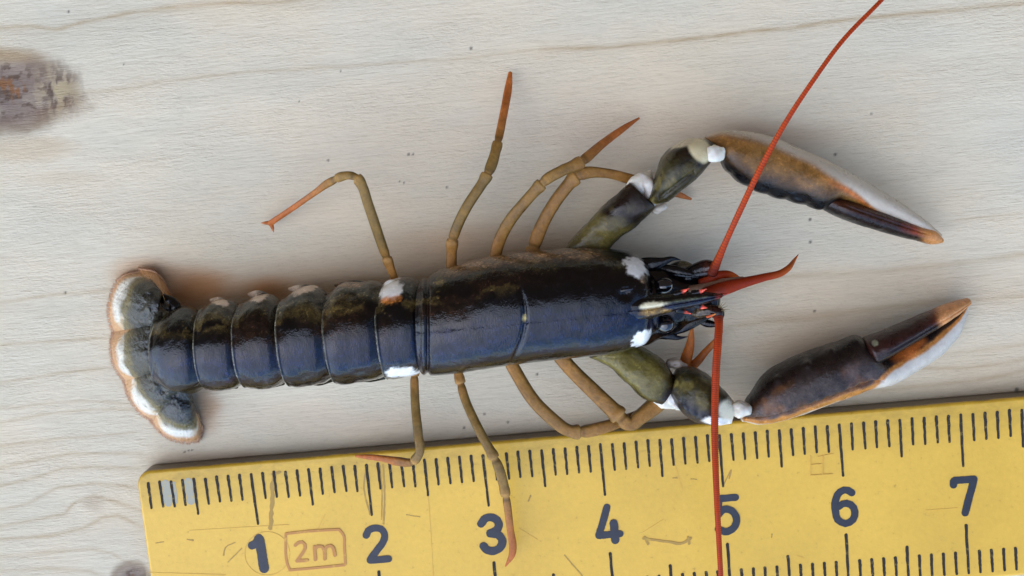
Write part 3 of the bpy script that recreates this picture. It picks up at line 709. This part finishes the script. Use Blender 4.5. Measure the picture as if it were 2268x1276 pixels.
# side plates (pleura): little curved lobes along both flanks
def plcol(c0, c1, a=.4):
    return lambda u, s, t, V, px, py: mixc(np.ones(V.shape) * c0, c1, ss(a, .95, u + .3 * (fbm(V, 8, 3, 2) - .5)))
for pts, c1 in (([(515, 700, .40, 16), (500, 680, .36, 16), (478, 668, .28, 10), (466, 665, .22, 3)], PK), ([(608, 690, .42, 20), (590, 668, .36, 18), (566, 655, .28, 12), (550, 652, .2, 3)], PK),
                ([(705, 675, .42, 22), (690, 652, .36, 19), (660, 642, .28, 11), (640, 640, .2, 3)], PK), ([(820, 660, .42, 24), (800, 640, .36, 18), (765, 632, .28, 9), (742, 632, .2, 3)], TANP * .6),
                ([(430, 700, .38, 16), (410, 690, .33, 13), (385, 684, .25, 5)], OLV),
                ([(480, 838, .36, 20), (500, 850, .3, 15), (525, 858, .2, 4)], OLV * .5), ([(575, 832, .36, 22), (598, 846, .3, 15), (628, 850, .2, 4)], OLV * .5),
                ([(680, 828, .36, 22), (705, 842, .3, 14), (735, 843, .2, 4)], OLV * .5), ([(790, 822, .36, 22), (815, 834, .3, 14), (852, 838, .2, 3)], OLV * .5),
                ([(850, 640, .46, 10), (866, 638, .50, 19), (884, 640, .48, 18), (892, 634, .44, 6)], WHT), ([(862, 824, .34, 8), (890, 824, .32, 12), (925, 826, .30, 4)], WHT)):
    white = c1 is WHT
    limb('side_plate', pts, M_white if white else M_shell, lob, plcol(WHT if white else BLK + OLV * .4, c1, .45), nu=36, nv=26, flat=.5 if not white else .6)

# tail fan
def fan(name, inner, outer, hz, tz, seed, label=None, wst=.6, dome=.07, orange=0., dark=mixc(GRY * .5, OLV, .4), rim=.92):
    """a curved paddle between its hinge edge and its outer edge, both read off as seen"""
    nu, nv = 90, 80
    A = catmull(np.asarray(inner, float), nv)[0]; B = catmull(np.asarray(outer, float), nv)[0]
    u = np.linspace(0, 1, nu)[:, None]; s = np.linspace(-1, 1, nv)[None]
    X = A[None, :, 0] * (1 - u) + B[None, :, 0] * u; Y = A[None, :, 1] * (1 - u) + B[None, :, 1] * u
    Z = hz + (tz - hz) * (.45 * u + .55 * u ** 2.2) + dome * (1 - s ** 2) * (.3 + .7 * np.sin(np.pi * u)) - .05 * np.abs(s) ** 3
    Z = np.maximum(Z, .045)
    V = P(X, Y, Z)
    nn = fbm(V, 7, seed, 3) - .5; n2 = fbm(V, 16, seed + 9, 3) - .5
    V[..., 2] += (.11 * nn + .07 * n2) * (1 - ss(.1, .6, u)) + .010 * np.exp(-(s / .08) ** 2) * (1 - u) * ss(0, .2, u) + .0015 * np.sin(s * 60) * ss(.5, .8, u)
    e = u + .16 * nn + .12 * n2
    col = np.ones(V.shape) * dark
    col = mixc(col, BLK, .8 * ss(.48, .62, fbm(V, 9, seed + 4, 3)) * (1 - ss(.2, .6, u)))
    col = mixc(col, lin('#7a6a34'), .75 * np.exp(-((e - wst + .03) / .08) ** 2))
    wh = ss(wst - .02, wst + .12, e) * (1 - orange)
    col = mixc(col, lin('#e9e0cc'), wh)
    amber = lin('#cf9c68')
    lim = rim + .02 - .30 * np.abs(s) ** 4
    col = mixc(col, lin('#cda76c'), .7 * ss(.50, .62, fbm(V, 11, seed + 21, 3)) * ss(wst, wst + .05, e) * ss(.35, .75, np.abs(s)))
    col = mixc(col, amber, ss(lim - .05, lim + .04, u + .10 * nn + .05 * n2))
    col = mixc(col, amber, .95 * ss(.84, .98, np.abs(s) + .05 * nn) * ss(wst - .25, wst, u))
    if orange: col = mixc(col, lin('#c58a50'), orange * ss(wst - .15, wst + .1, e))
    bot = V.copy(); bot[..., 2] = np.maximum(bot[..., 2] - .035, .012)
    N = nu * nv
    F = grid_faces(nu, nv, False); Fb = F[:, ::-1] + N
    ring = np.concatenate([np.arange(nv), np.arange(1, nu) * nv + nv - 1, (nu - 1) * nv + np.arange(nv - 2, -1, -1), np.arange(nu - 2, 0, -1) * nv])
    r2 = np.roll(ring, -1); Fs = np.stack([ring, r2, r2 + N, ring + N], 1)
    o = mk(name, np.concatenate([V.reshape(-1, 3), bot.reshape(-1, 3)]), np.concatenate([F, Fb, Fs]), M_fan, lob, np.concatenate([col.reshape(-1, 3)] * 2), label=label)
    HV, HF = [], []; E = V[-1]; I = V[-6]
    for k in range(420):
        q = rng.uniform(0, nv - 1.001); i = int(q); f = q - i
        p = E[i] * (1 - f) + E[i + 1] * f; b = I[i] * (1 - f) + I[i + 1] * f
        dr = p - b; dr[2] = 0; dr /= np.linalg.norm(dr) + 1e-9
        a = rng.normal(0, .2); dr = np.array([dr[0] * math.cos(a) - dr[1] * math.sin(a), dr[0] * math.sin(a) + dr[1] * math.cos(a), 0])
        ln = rng.uniform(.02, .05); n3_ = np.array([-dr[1], dr[0], 0]) * .0028
        p0 = p - dr * .03
        pts = [p0 - n3_, p0 + n3_, p0 + dr * ln + n3_ * .8, p0 + dr * ln - n3_ * .8, p0 + dr * (ln + .03)]
        pts[4][2] = max(.012, p[2] - .03)
        o_ = len(HV); HV += [tuple(x) for x in pts]; HV.append(tuple(p0 + np.array([0, 0, .004]))); HF += [(o_, o_ + 1, o_ + 2, o_ + 3), (o_ + 3, o_ + 2, o_ + 4), (o_ + 5, o_ + 2, o_ + 1), (o_ + 5, o_, o_ + 3), (o_ + 5, o_ + 3, o_ + 4, o_ + 2)]
    hb = mk('hair_fringe', HV, HF, M_leg, lob, np.ones((len(HV), 3)) * lin('#cfa078'), kind='stuff', smooth=False)
    hb.parent = o
    return o
fan('uropod', [(392, 700), (372, 690), (350, 672)], [(374, 650), (345, 605), (308, 597)], .32, .10, 3, label='outer upper tail fan lobe, orange', wst=.40, orange=1., dark=BLK + GRY * .3, dome=.03)
fan('uropod', [(356, 735), (350, 690), (356, 648)], [(256, 744), (244, 708), (246, 660), (270, 615), (318, 600)], .38, .07, 4, label='inner upper tail fan lobe with white band', wst=.73)
fan('uropod', [(365, 862), (398, 868), (420, 872)], [(330, 925), (364, 962), (410, 978), (440, 972), (448, 948)], .30, .07, 5, label='outer lower tail fan lobe with white band', wst=.71, dark=BLK + GRY * .35)
fan('uropod', [(352, 800), (368, 838), (396, 868)], [(273, 836), (288, 880), (315, 916), (356, 938)], .36, .08, 6, label='inner lower tail fan lobe with white band', wst=.73)
fan('telson', [(358, 710), (350, 765), (362, 825)], [(252, 734), (247, 770), (257, 815), (284, 850)], .42, .09, 8, label='middle lobe of the tail fan', wst=.74, rim=.89)
limb('tail_hinge', [(352, 692, .40, 8), (343, 740, .46, 12), (345, 790, .46, 13), (362, 840, .40, 10), (385, 862, .34, 6)], M_shell, lob, lambda u, s, t, V, px, py: mixc(np.ones(V.shape) * BLK, GRY, ss(.45, .6, fbm(V, 12, 3, 3))), nu=90, nv=24, disp=lambda u, s, t, V, px, py: .05 * (fbm(V, 12, 9, 3) - .5))
lump = lambda u, s, t, V, px, py: .07 * (fbm(V, 9, 19, 3) - .5)
dk = lambda u, s, t, V, px, py: mixc(np.ones(V.shape) * BLK, BRN * 1.5, ss(.45, .6, fbm(V, 9, 3, 3)))
limb('tail_hinge', [(340, 648, .24, 9), (362, 662, .26, 16), (385, 680, .28, 17), (400, 700, .28, 12)], M_shell, lob, dk, nu=50, nv=30, flat=.6, disp=lump)
limb('tail_hinge', [(392, 868, .26, 12), (405, 888, .22, 15), (422, 905, .16, 11)], M_shell, lob, dk, nu=50, nv=30, flat=.6, disp=lump)

# ---- walking legs
AMB = lin('#a27236'); AOL = lin('#635728'); TIP = lin('#b4642a')
def legcol(ol=.6, tip=.8, jts=()):
    def f(u, s, t, V, px, py):
        c = np.ones(V.shape) * AMB
        c = mixc(c, AOL, ol * ss(.10, .22, u) * (1 - ss(.55, .8, u)))
        c = mixc(c, AOL * .55, .5 * ss(.5, 1, np.abs(s)) * ss(.2, .6, fbm(V, 9, 4, 2)))
        c = mixc(c, TIP, ss(tip - .22, tip + .12, u))
        for j in jts: c = mixc(c, lin('#b58a4c'), .45 * np.exp(-((u - j) / .014) ** 2)); c = mixc(c, lin('#4c3716'), .5 * np.exp(-((u - j - .02) / .008) ** 2))
        return c
    return f
def leg(pts, ol=.6, tip=.8, jts=(), label=None, flat=.85):
    q = np.asarray(pts, float); q[:, 3] *= .90
    # sharper elbows: extra points close to every bend
    out = [q[0]]
    for a, b, c in zip(q[:-2], q[1:-1], q[2:]):
        out += [b + (a - b) * .05, b + (c - b) * .05] if min(np.hypot(*(a - b)[:2]), np.hypot(*(c - b)[:2])) > 24 else [b]
    out.append(q[-1])
    return limb('walking_leg', out, M_leg, lob, legcol(ol, tip, jts), nu=300, nv=24, flat=flat * .9, ex=2.9, label=label,
                ring=lambda u, qq: 1 + sum(.20 * np.exp(-((u - j + .012) / .022) ** 2) * (u < j + .004) for j in jts) - sum(.20 * np.exp(-((u - j - .008) / .016) ** 2) * (u >= j + .004) for j in jts))
def claws(x, y, z, a, b, w=5):
    for dx, dy in (a, b):
        limb('leg_tip', [(x, y, z, w), (x + dx * .6, y + dy * .6, z, w * .7), (x + dx, y + dy, z, .8)], M_leg, lob, tipcol(TIP, lin('#d0895c')), nu=16, nv=12)
leg([(880, 632, .34, 8), (858, 575, .42, 11), (845, 540, .50, 12), (818, 460, .66, 12.5), (795, 398, .72, 12), (768, 388, .70, 10), (728, 405, .55, 10), (700, 425, .45, 7.5), (650, 460, .28, 7), (598, 495, .10, 7)], jts=(.13, .53, .62), label='rear leg above the body, folded back towards the tail')
claws(600, 494, .10, (-22, 0), (6, 20))
leg([(1000, 600, .34, 14), (1000, 560, .36, 13), (1004, 525, .42, 13), (1030, 465, .50, 13), (1075, 395, .52, 13), (1090, 362, .48, 14), (1102, 318, .42, 11), (1116, 250, .26, 10), (1126, 195, .12, 9.5), (1130, 162, .07, 5)], jts=(.14, .50, .66), label='upper leg pointing straight up')
leg([(1095, 590, .34, 15), (1102, 545, .38, 15), (1125, 495, .46, 15), (1165, 445, .54, 14), (1210, 398, .58, 14), (1245, 378, .58, 14), (1285, 360, .54, 14), (1335, 318, .36, 10.5), (1380, 285, .20, 8), (1415, 262, .08, 2.5)], jts=(.45, .66), ol=.4, label='upper leg crossing the next one, orange pointed tip')
leg([(1175, 590, .32, 17), (1186, 535, .34, 17), (1215, 470, .38, 16), (1262, 405, .42, 16), (1290, 384, .42, 16), (1340, 383, .38, 12), (1400, 398, .30, 13), (1450, 415, .22, 10), (1500, 430, .12, 8), (1530, 441, .08, 3)], jts=(.08, .46), ol=.15, tip=.95, label='upper leg passing under the claw arm')
leg([(918, 810, .34, 10), (918, 850, .40, 10.5), (920, 900, .46, 11), (926, 960, .52, 11.5), (928, 1005, .52, 11), (915, 1022, .46, 10), (880, 1022, .42, 11), (850, 1016, .38, 8), (815, 1012, .34, 6.5), (788, 1010, .32, 3)], jts=(.06, .62), label='rear leg below the body, its foot on the edge of the rule')
leg([(1010, 800, .34, 11), (1018, 840, .38, 11), (1032, 890, .44, 11), (1065, 960, .54, 11.5), (1100, 1025, .56, 12), (1112, 1060, .52, 12.5), (1122, 1108, .46, 10), (1130, 1170, .40, 9), (1136, 1222, .36, 9), (1120, 1254, .33, 2)], jts=(.10, .48, .66), tip=.85, label='leg stretched down over the rule beside the 3')
leg([(1120, 780, .34, 16), (1140, 820, .36, 16), (1180, 885, .42, 16), (1225, 930, .44, 16), (1262, 955, .44, 15), (1300, 955, .42, 16), (1345, 944, .40, 15), (1390, 928, .30, 12), (1440, 905, .22, 10)], jts=(.60,), ol=.25, tip=1.2, label='bent leg below the body touching the rule edge')
leg([(1225, 770, .32, 18), (1262, 815, .34, 18), (1320, 872, .38, 19), (1370, 920, .40, 20), (1395, 940, .40, 17), (1420, 922, .38, 19), (1460, 890, .32, 22), (1500, 850, .24, 14), (1525, 815, .20, 14)], jts=(.50,), ol=.15, tip=1.0, label='bent leg passing under the lower claw')
limb('leg_pincer', [(1505, 835, .20, 13), (1518, 800, .20, 13), (1528, 765, .20, 10), (1532, 735, .20, 5), (1533, 720, .2, 2)], M_leg, lob, tipcol(lin('#b86420'), lin('#c07030')), nu=50, nv=18)
limb('leg_pincer', [(1515, 820, .18, 12), (1540, 805, .18, 10), (1562, 780, .18, 8), (1585, 755, .18, 6), (1600, 735, .18, 2)], M_leg, lob, tipcol(lin('#b86420'), lin('#c8743a')), nu=50, nv=18)

# ---- claw arms
def armcol(seed, ol=lin('#5e5228'), px0=None, edge=True):
    def f(u, s, t, V, px, py):
        n = fbm(V, 4, seed, 4); n2 = fbm(V, 11, seed + 2, 3)
        c = mixc(np.ones(V.shape) * ol, BRN * .6, ss(.50, .72, n * .5 + u * .5))
        c = mixc(c, lin('#8a7a3e'), .5 * ss(.52, .66, n2) * (1 - u))
        c = mixc(c, BLK, .85 * ss(.75, .98, -s if edge else s))
        return c
    return f
# upper arm: merus, joint, carpus
um = [(1225, 590, 1330, 600, .28, .16), (1255, 545, 1350, 550, .30, .18), (1320, 472, 1402, 506, .36, .19), (1384, 412, 1446, 466, .40, .19), (1392, 402, 1452, 460, .40, .18)]
arm = bpy.data.objects.new('claw_arm', None)
def make_arm(loc, label):
    o = bpy.data.objects.new('claw_arm', None); scene.collection.objects.link(o); o.parent = lob
    o['label'] = label
    return o
def sub(parent, o):
    o.parent = parent; return o
armU = make_arm(None, 'upper claw arm with pale outer edge'); armL = make_arm(None, 'lower claw arm beside the rule')
def bumps(seed, a=.02): return lambda u, s, t, V, px, py: a * (fbm(V, 9, seed, 3) - .5)
sub(armU, shell('merus', um, M_claw, lob, armcol(3), nu=90, nv=60, ex=3.0, disp=bumps(3, .03), cap0=.1, cap1=.08))
uc = [(1432, 440, 1455, 452, .42, .16), (1450, 395, 1478, 446, .46, .22), (1466, 350, 1505, 425, .48, .25), (1495, 320, 1545, 392, .48, .25), (1530, 305, 1580, 350, .46, .20), (1556, 306, 1596, 330, .42, .14)]
def ucc(u, s, t, V, px, py):
    c = armcol(8, OLV * .8)(u, s, t, V, px, py); w = .5 * (fbm(V, 9, 5, 3) - .5)
    c = patch(c, px, py, 1550, 328, 24, 34, lin('#d9c89a'), 1, -.5, .3, w)
    c = patch(c, px, py, 1512, 312, 34, 13, lin('#c4b594'), .95, -.4, .3, w)
    return c
def uc_d(u, s, t, V, px, py):
    d = bumps(8)(u, s, t, V, px, py)
    return d - .03 * np.exp(-(((px - 1470) * .75 + (py - 432)) / 5) ** 2) * (px > 1460) * (px < 1540) * (t > 0)
sub(armU, shell('carpus', uc, M_claw, lob, ucc, nu=110, nv=70, ex=2.8, disp=uc_d, cap0=.12, cap1=.15))
knob = lambda a, pts, c=lin('#e6dfcc'), flat=.9: sub(a, limb('joint', pts, M_white, lob, tipcol(c, c), nu=40, nv=32, flat=flat, ex=2.6, disp=bumps(4, .075)))
knob(armU, [(1566, 340, .60, 14), (1580, 340, .62, 20), (1594, 340, .60, 15)])
knob(armU, [(1392, 420, .40, 13), (1412, 414, .45, 22), (1424, 402, .42, 20), (1440, 382, .36, 8)])
knob(armU, [(1420, 392, .46, 8), (1437, 415, .50, 13), (1440, 440, .46, 12), (1442, 458, .4, 5)], lin('#d6cdbf'), .7)
knob(armU, [(1445, 465, .30, 8), (1458, 466, .32, 9), (1472, 458, .30, 7)], lin('#cfc4ae'))
# upper propodus with fixed finger
up_ = [(1562, 302, 1590, 338, .36, .16), (1592, 290, 1602, 368, .36, .22), (1640, 290, 1632, 398, .36, .25), (1700, 300, 1690, 428, .34, .24), (1770, 328, 1755, 445, .33, .24),
       (1830, 354, 1820, 462, .35, .25), (1880, 380, 1850, 450, .33, .22), (1940, 415, 1915, 472, .30, .18), (2000, 452, 1975, 493, .27, .14), (2050, 488, 2030, 510, .24, .10), (2084, 518, 2074, 526, .20, .06)]
def upc(u, s, t, V, px, py):
    n = fbm(V, 5, 31, 4); n2 = fbm(V, 12, 33, 3); k = s + .35 * (n - .5) + .15 * (n2 - .5)
    pale = lin('#c6b8a2'); tanc = lin('#a5753a')
    edge = np.interp(px, [1560, 1720, 1800, 1850, 1900, 1945, 2000, 2090], [.85, .62, .48, .25, -.15, -.60, -.75, -.9])
    tn = np.interp(px, [1560, 1700, 1850, 1900], [.1, .05, -.2, -.7])
    c = np.ones(V.shape) * BLK
    c = mixc(c, lin('#4a3216'), ss(-.72, -.40, k)); c = mixc(c, lin('#7e5828'), ss(tn - .4, tn + .1, k + .6 * (n - .5) + .3 * (n2 - .5)))
    c = mixc(c, lin('#9a6c36'), ss(tn + .1, edge + .05, k + .3 * (n2 - .5)))
    c = mixc(c, pale, ss(edge - .10, edge + .25, s + .12 * (n - .5)))
    c = mixc(c, lin('#c0692a'), .85 * np.exp(-((s - edge + .14) / .17) ** 2) * ss(1810, 1880, px) * (1 - ss(1960, 2010, px)))
    return mixc(c, lin('#d6b48a'), .5 * ss(2050, 2085, px))
def up_d(u, s, t, V, px, py):
    d = (.016 - .013 * ss(-.3, .2, s)) * (fbm(V, 8, 12, 3) - .5)
    d += .02 * np.abs(np.sin(u * 38)) * np.exp(-((s + .93) / .09) ** 2) * (u < .52)      # knobbly inner edge
    return d
sub(armU, shell('palm', up_, M_claw, lob, upc, nu=260, nv=90, ex=2.1, disp=up_d, cap0=.4, cap1=.8))
ud = [(1838, 425, 1826, 466, .36, .14), (1870, 437, 1850, 478, .37, .18), (1930, 458, 1905, 500, .35, .17), (1990, 480, 1965, 518, .31, .14), (2040, 500, 2025, 533, .27, .11), (2076, 514, 2068, 541, .23, .08), (2086, 526, 2084, 538, .21, .05)]
def dac(u, s, t, V, px, py, orange=.80, top=lin('#40200e')):
    n = fbm(V, 8, 41, 3)
    c = mixc(np.ones(V.shape) * lin('#20130e'), top, ss(-.4, .2, s + .3 * (n - .5)))
    c = mixc(c, BLK, ss(-.45, -.8, s) * (1 - ss(orange - .1, orange, u)))
    c = mixc(c, lin('#7c300e'), ss(orange - .25, orange - .05, u) * ss(-.5, 0, s))
    c = mixc(c, lin('#d08a48'), ss(orange - .06, orange + .08, u + .05 * s))
    return c
def dig_d(u, s, t, V, px, py):
    return -.02 * np.exp(-((s - .25) / .08) ** 2) * (t > 0) * ss(.05, .2, u) * (1 - ss(.7, .9, u)) + .012 * (fbm(V, 9, 14, 2) - .5)
sub(armU, shell('finger', ud, M_claw, lob, dac, nu=140, nv=60, ex=2.0, disp=dig_d, cap0=.5, cap1=.7, label='dark red movable finger of the upper claw'))
for k in range(20):
    f = k / 19; x = 1868 + f * 180 + random.uniform(-2, 2); y = 441 + f * 65; 
    sub(armU, limb('tooth', [(x, y, .36 - .12 * f, 3.2), (x + 2, y - 4, .38 - .12 * f, 2.2)], M_claw, lob, tipcol(lin('#6a2a14'), lin('#8a4a28')), nu=6, nv=8))
# lower arm
lm = [(1370, 752, 1305, 790, .30, .18), (1410, 765, 1345, 808, .32, .20), (1450, 785, 1385, 845, .36, .21), (1482, 812, 1425, 880, .38, .21), (1496, 838, 1462, 892, .38, .17)]
sub(armL, shell('merus', lm, M_claw, lob, armcol(13, lin('#6a5f2c')), nu=90, nv=60, ex=2.8, disp=bumps(13, .03), cap0=.1, cap1=.08))
lc = [(1502, 818, 1482, 868, .42, .17), (1530, 814, 1500, 900, .46, .23), (1570, 832, 1530, 925, .48, .25), (1602, 862, 1575, 938, .47, .23), (1625, 888, 1612, 935, .42, .16)]
def lcc(u, s, t, V, px, py):
    c = armcol(18, OLV * .8)(u, s, t, V, px, py); w = .5 * (fbm(V, 9, 5, 3) - .5)
    c = mixc(c, NAVY * .9, .7 * ss(-.1, -.5, s))
    c = patch(c, px, py, 1614, 910, 26, 30, lin('#e6dcc0'), 1, 0, .3, w)
    c = patch(c, px, py, 1590, 934, 40, 10, WHT, 1, 0.1, .3, w)
    return c
sub(armL, shell('carpus', lc, M_claw, lob, lcc, nu=110, nv=70, ex=2.7, cap0=.12, cap1=.15, disp=lambda u, s, t, V, px, py: bumps(18)(u, s, t, V, px, py) + .02 * np.abs(np.sin(u * 20)) * np.exp(-((s + .6) / .1) ** 2)))
knob(armL, [(1620, 905, .52, 13), (1638, 905, .54, 20), (1655, 905, .52, 14)])
knob(armL, [(1448, 880, .36, 10), (1472, 882, .40, 22), (1495, 893, .38, 14), (1508, 902, .34, 5)])
knob(armL, [(1492, 850, .48, 6), (1484, 870, .50, 10), (1494, 892, .46, 12), (1508, 905, .38, 5)], lin('#ddd5c8'), .7)
knob(armL, [(1480, 806, .34, 8), (1498, 806, .37, 10), (1516, 814, .34, 7)], lin('#a89a88'))
lp = [(1664, 872, 1645, 932, .36, .16), (1688, 835, 1672, 938, .37, .23), (1735, 802, 1722, 932, .38, .26), (1790, 778, 1790, 910, .38, .27), (1850, 758, 1855, 886, .37, .26),
      (1905, 745, 1925, 862, .35, .23), (1945, 782, 1972, 850, .32, .19), (2000, 758, 2032, 820, .28, .15), (2060, 722, 2092, 778, .24, .11), (2110, 692, 2133, 724, .20, .08), (2138, 674, 2145, 684, .17, .04)]
def lpc(u, s, t, V, px, py):
    n = fbm(V, 5, 51, 4); n2 = fbm(V, 13, 53, 3); k = s + .25 * (n - .5) + .12 * (n2 - .5)
    c = mixc(np.ones(V.shape) * lin('#3c3029'), lin('#2a1f1c'), ss(.1, .6, k))
    c = mixc(c, lin('#5c4a42'), .8 * ss(.50, .66, n) * (1 - ss(.2, .5, k)))
    c = mixc(c, lin('#6a4018'), .75 * ss(.55, .68, fbm(V, 4, 57, 3)) * (1 - ss(.3, .6, k)))
    c = mixc(c, lin('#1c130f'), ss(.45, .75, k))
    e = -.60 + 1.05 * ss(.48, .62, u)
    c = mixc(c, lin('#b8793a'), ss(e + .06, e - .10, k))
    c = mixc(c, lin('#c9c0b0'), ss(e - .22, e - .40, k + .1 * (n - .5)))
    c = patch(c, px, py, 2010, 775, 46, 22, lin('#b9662c'), .9, -.5, .5, .5 * (n2 - .5))
    return c
def lp_d(u, s, t, V, px, py):
    d = .016 * (fbm(V, 9, 22, 3) - .5) - .03 * np.exp(-((s + .52) / .05) ** 2) * (t > 0) * (u < .55)
    d += .014 * np.abs(np.sin(u * 70)) * np.exp(-((s + .44) / .05) ** 2) * (t > 0) * (u < .55)
    for cx, cy in ((1720, 840), (1788, 808), (1840, 780)):
        d += .025 * np.exp(-((px - cx) ** 2 + (py - cy) ** 2) / 90)
    return d
sub(armL, shell('palm', lp, M_claw, lob, lpc, nu=260, nv=100, ex=2.15, disp=lp_d, cap0=.4, cap1=.8))
ld = [(1915, 748, 1940, 805, .40, .20), (1945, 736, 1965, 792, .41, .20), (1990, 718, 2010, 765, .38, .18), (2050, 692, 2070, 730, .32, .14), (2100, 672, 2115, 700, .27, .11), (2140, 660, 2146, 676, .22, .07)]
def ldc(u, s, t, V, px, py):
    c = dac(u, s, t, V, px, py, .80, lin('#331a14')); c = patch(c, px, py, 1938, 760, 8, 7, lin('#8b8a70'), 1, 0, .3)
    return mixc(c, lin('#d0935c'), ss(2070, 2090, px + 6 * s))
sub(armL, shell('finger', ld, M_claw, lob, ldc, nu=140, nv=60, ex=2.1, disp=lambda u, s, t, V, px, py: -.02 * np.exp(-((s + .25) / .07) ** 2) * (t > 0) + .012 * (fbm(V, 9, 14, 2) - .5), cap0=.4, cap1=.8, label='dark brown movable finger with orange tip'))
